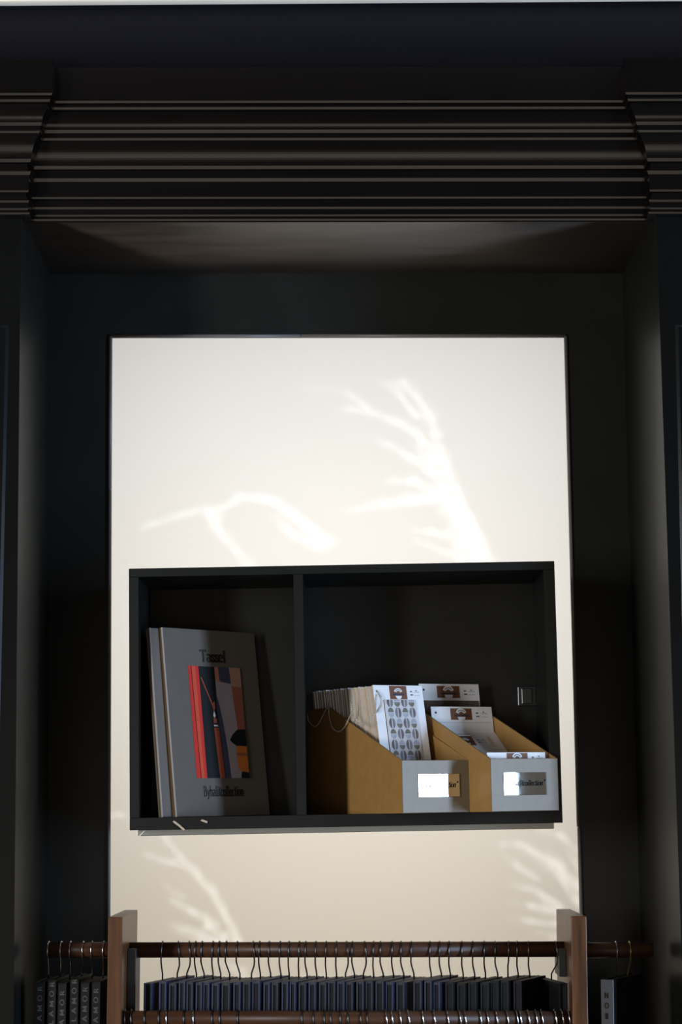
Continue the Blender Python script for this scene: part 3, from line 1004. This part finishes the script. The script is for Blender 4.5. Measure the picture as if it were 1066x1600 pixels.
def rack_part(name, bm, m, smooth=False):
    bmesh.ops.transform(bm, matrix=RI, verts=list(bm.verts))
    return mesh_obj(name, bm, m, rack, smooth=smooth)


rack_part('plank_end', box_bm(xl0, xl1, YR0, YR1, 0.0, zt_l, 0.0016, 2), M['wood'])
rack_part('plank_end', box_bm(xr0, xr1, YR0, YR1, 0.0, zt_r, 0.0016, 2), M['wood'])
for nm, x0, x1, yy, z, bar in (('upper_rail', xl1 - .002, xr0 + .002, YU, zu, 1), ('lower_rail', xl1 - .002, xr0 + .002, YLO, zl, 1),
                               ('outer_rail', at(75, 1484, YU).x, xl0 + .002, YU, zu, 1), ('outer_rail', xr1 - .002, at(1020, 1484, YU).x, YU, zu, 1)):
    bm = bmesh.new()
    n = 20
    dz_ = 0.0016 if nm == 'upper_rail' else 0.0
    rings = []
    for x, ddz in ((x0, 0), (x1, dz_)):
        rings.append([bm.verts.new((x, yy + rail_r * math.cos(2 * math.pi * k / n), z + ddz + rail_r * math.sin(2 * math.pi * k / n))) for k in range(n)])
    for k in range(n):
        f = bm.faces.new((rings[0][k], rings[1][k], rings[1][(k + 1) % n], rings[0][(k + 1) % n]))
        f.smooth = True
    bm.faces.new(rings[0])
    bm.faces.new(rings[1][::-1])
    bmesh.ops.recalc_face_normals(bm, faces=list(bm.faces))
    rack_part(nm, bm, M['wood_rail'])
for x0, x1, zb_ in ((xl1, xl1 + .0124 * K, 0.25), (xr0 - .0105 * K, xr0, at(545, 1529, YU).z + .006)):
    rack_part('upright_bar', box_bm(x0, x1, 3.072 * K, 3.138 * K, zb_, zu + .004, 0.001), M['upright'])


# ------------------------------------------------------------------ hanging sample books
def hook_bm(top, bottom, lean=0.0, rr=0.0127 * K, wr=0.00115 * K, tail=0.0):
    """wire: from behind the rail, over it, down its front and to the bottom point. local to bottom point"""
    cx, cy, cz = top
    pts = []
    for a in (-20, 10, 40, 70, 95, 120, 150, 180, 200):
        pts.append((cx + lean * (a / 200 - .5), cy + rr * math.cos(R(a)), cz + rr * math.sin(R(a))))
    zb_ = cz - rr * 1.25
    pts.append((cx + lean * .62, cy - rr * .72, zb_))
    pts.append((cx + lean * .7 + (bottom[0] - cx) * .35, cy - rr * .3, zb_ - .006 * K))
    pts.append((bottom[0], cy, zb_ - .018 * K))
    pts.append((bottom[0], cy, bottom[2]))
    bm = bmesh.new()
    add_tube(bm, [Vector(p) - Vector(bottom) for p in pts], wr, 6)
    return bm


BD, BH = 0.112 * K, 0.30 * K
body_cache = {}


def book_parts(kind, th):
    """meshes of one hanging book, origin at the middle of its top edge"""
    key = (kind, th)
    if key in body_cache:
        return body_cache[key]
    m = {'navy': M['navy'], 'dark': M['navy2'], 'black': M['black_cloth']}[kind]
    meshes = []
    t = th / 2
    b = 0.0026 * K
    for x0, x1 in ((-t, -t + b), (t - b, t)):
        o = mesh_obj('cover_board', box_bm(x0, x1, -BD / 2, BD / 2, -BH, 0, 0.0005), m)
        meshes.append(('cover_board', o.data)); bpy.data.objects.remove(o)
    o = mesh_obj('leaves', box_bm(-t + b, t - b, -BD / 2 + .0028, BD / 2 - .003, -BH + .004, -.0045), M['book_pages'])
    meshes.append(('leaves', o.data)); bpy.data.objects.remove(o)
    o = mesh_obj('top_strip', box_bm(-t + b, t - b, -BD / 2 + .0012, BD / 2 - .001, -.0044, -.0006), m)
    meshes.append(('top_strip', o.data)); bpy.data.objects.remove(o)
    body_cache[key] = meshes
    return meshes


def hang_book(name, label, group, px_top, px_bot, yaw, kind, th, z_top, drop=0.0, wire='wire', lean=0.0):
    bx = at(px_bot, 1527, YU).x
    tx = at(px_top, 1484, YU).x
    o = thing(name, label, 'sample book', Matrix.Translation((bx, YU, z_top - drop)) , group)
    rot = Matrix.Rotation(-yaw, 4, 'Z')
    for nm, me in book_parts(kind, th):
        link(nm, me, o, rot)
    hk = mesh_obj('hook', hook_bm((tx, YU, zu), (bx, YU, z_top - drop), lean), M[wire], o)
    return o


tops = [254, 279, 296, 306, 316, 333, 343, 354, 371, 396, 406, 421, 438, 452, 468, 478, 494, 510, 526, 542, 551, 570, 584, 595, 613, 627, 643, 672, 687, 702, 722, 739, 757, 774, 795, 808, 826, 868]
bots = [254, 277, 292, 307, 319, 333, 345, 359, 375, 393, 407, 423, 439, 452, 467, 480, 495, 510, 526, 540, 554, 568, 584, 599, 615, 631, 647, 674, 690, 704, 724, 742, 759, 778, 794, 810, 828, 862]
z_book = at(545, 1529, YU).z
n_b = len(bots)
for i, (a_, b_) in enumerate(zip(tops, bots)):
    f = i / (n_b - 1)
    if i == n_b - 1:
        yaw, kind = R(-12), 'black'
        label = 'last black sample book on upper rail, turned towards the right plank end'
    else:
        yaw = R(17 + 9 * f + random.uniform(-.8, .8)) - (R(3) if i == n_b - 2 else 0)
        kind = ('navy' if random.random() < .62 else 'dark') if b_ < 715 else 'black'
        colr = 'black' if kind == 'black' else 'navy blue'
        if i <= n_b // 2:
            label = '%s hanging sample book, %s from the left plank end on the upper rail' % (colr, ORD[i])
        else:
            label = '%s hanging sample book, %s from the right plank end on the upper rail' % (colr, ORD[n_b - 1 - i])
    nxt = min(abs(b_ - bots[i - 1]) if i else 16, abs(bots[i + 1] - b_) if i < n_b - 1 else 20)
    th = 0.0098 if nxt <= 13 else (0.0112 if nxt <= 15 else 0.0125)
    hang_book('sample_book', label, 'sample books on the upper rail between the planks', a_, b_, yaw, kind, th * K, z_book, random.uniform(-.002, .003),
              'wire', (0.004 if (a_ - b_) >= 2 else -0.002))

# books left of the left plank, with spine lettering
for i, (a_, b_) in enumerate(zip((76, 95.6, 110, 130, 143.6, 162), (75, 93, 109, 127.5, 144, 161))):
    dr = (0.000, -.003, .002, -.004, .001, 0.0)[i]
    o = hang_book('lettered_book', 'black sample book with spaced silver spine letters, %s from the left end of its rail' % ORD[i],
                  'lettered books left of the plank', a_, b_, R(3), 'black', 0.0125 * K, z_book, dr, 'wire_bright')
    sp2 = mesh_obj('spine', box_bm(-.0071, .0071, -BD / 2 - .0012, -BD / 2 + .001, -BH, -.002, .0004), M['black_cloth'], o, Matrix.Rotation(-R(3), 4, 'Z'))
    z_low = -0.090 - (0, -.004, .005, -.008, .0, .003)[i]
    lettering('spine_lettering', 'ELAMOR', (.0034, -BD / 2 - .00145, z_low), (0, 0, 1), (-1, 0, 0), .083, .0071, M['lettering'], sp2, thick=.2, thin=.15, space=.62)

# two-hook binder right of the right plank
bx = at(972, 1527, YU).x
yaw = R(27)
o = thing('binder', 'black binder with pale lettered spine hanging right of the rack', 'binder', Matrix.Translation((bx, YU, z_book + .004)))
rot = Matrix.Rotation(-yaw, 4, 'Z')
bd2 = 0.125 * K
for x0, x1 in ((-.0103, -.0071), (.0071, .0103)):
    mesh_obj('cover_board', box_bm(x0, x1, -bd2 / 2, bd2 / 2, -BH, 0, .0005), M['black_cloth'], o, rot)
mesh_obj('leaves', box_bm(-.0071, .0071, -bd2 / 2 + .002, bd2 / 2 - .003, -BH + .003, -.002), M['book_pages'], o, rot)
spn = mesh_obj('spine', box_bm(-.0109, .0109, -bd2 / 2 - .0018, -bd2 / 2 + .0004, -BH, -.0005, .0005), M['pale_label'], o, rot)
spn['label'] = 'pale grey label spine'
for k, ch in enumerate('NOI'):
    lettering('spine_lettering', ch, (-.0037, -bd2 / 2 - .0021, -.030 - .0167 * k), (1, 0, 0), (0, 0, 1), .0074, .0086, M['label_ink'], spn, thick=.2, thin=.14)
for px_t, px_b, wm in ((963, 963, 'wire_bright'), (984, 981, 'wire_brass')):
    xb = at(px_b, 1527, YU).x
    hk = mesh_obj('hook', hook_bm((at(px_t, 1484, YU).x, YU, zu), (xb, YU, z_book + .003)), M[wm], o, Matrix.Translation((xb - bx, 0, -.001)))
    hk['label'] = 'brass wire hook' if wm == 'wire_brass' else 'silver wire hook'

# hooks along the lower rail (their books hang below the picture)
low = [194, 205, 226, 248, 260, 287, 302, 331, 343, 371, 471, 489, 506, 516, 531, 543, 563, 573, 602, 611, 624, 637, 659, 677, 698, 717, 725, 749, 760, 774, 791, 806, 811.5, 824, 836, 845, 866, 877, 887]
for i, a_ in enumerate(low):
    x = at(a_, 1590, YLO).x
    x = min(max(x, xl1 + .003), xr0 - .003)
    right = a_ > 590
    bt = (x + (.004 if right else .002), YLO, zl - .055)
    if i <= len(low) // 2:
        label = 'wire hook, %s from the left plank end on the lower rail' % ORD[i]
    else:
        label = 'wire hook, %s from the right plank end on the lower rail' % ORD[len(low) - 1 - i]
    hk = mesh_obj('wire_hook', hook_bm((x, YLO, zl), bt, .006 if right else .002), M['wire_bright'] if right or i in (4, 6) else M['wire'], None, Matrix.Translation(bt))
    tag(hk, label, 'hook', 'wire hooks on the lower rail')
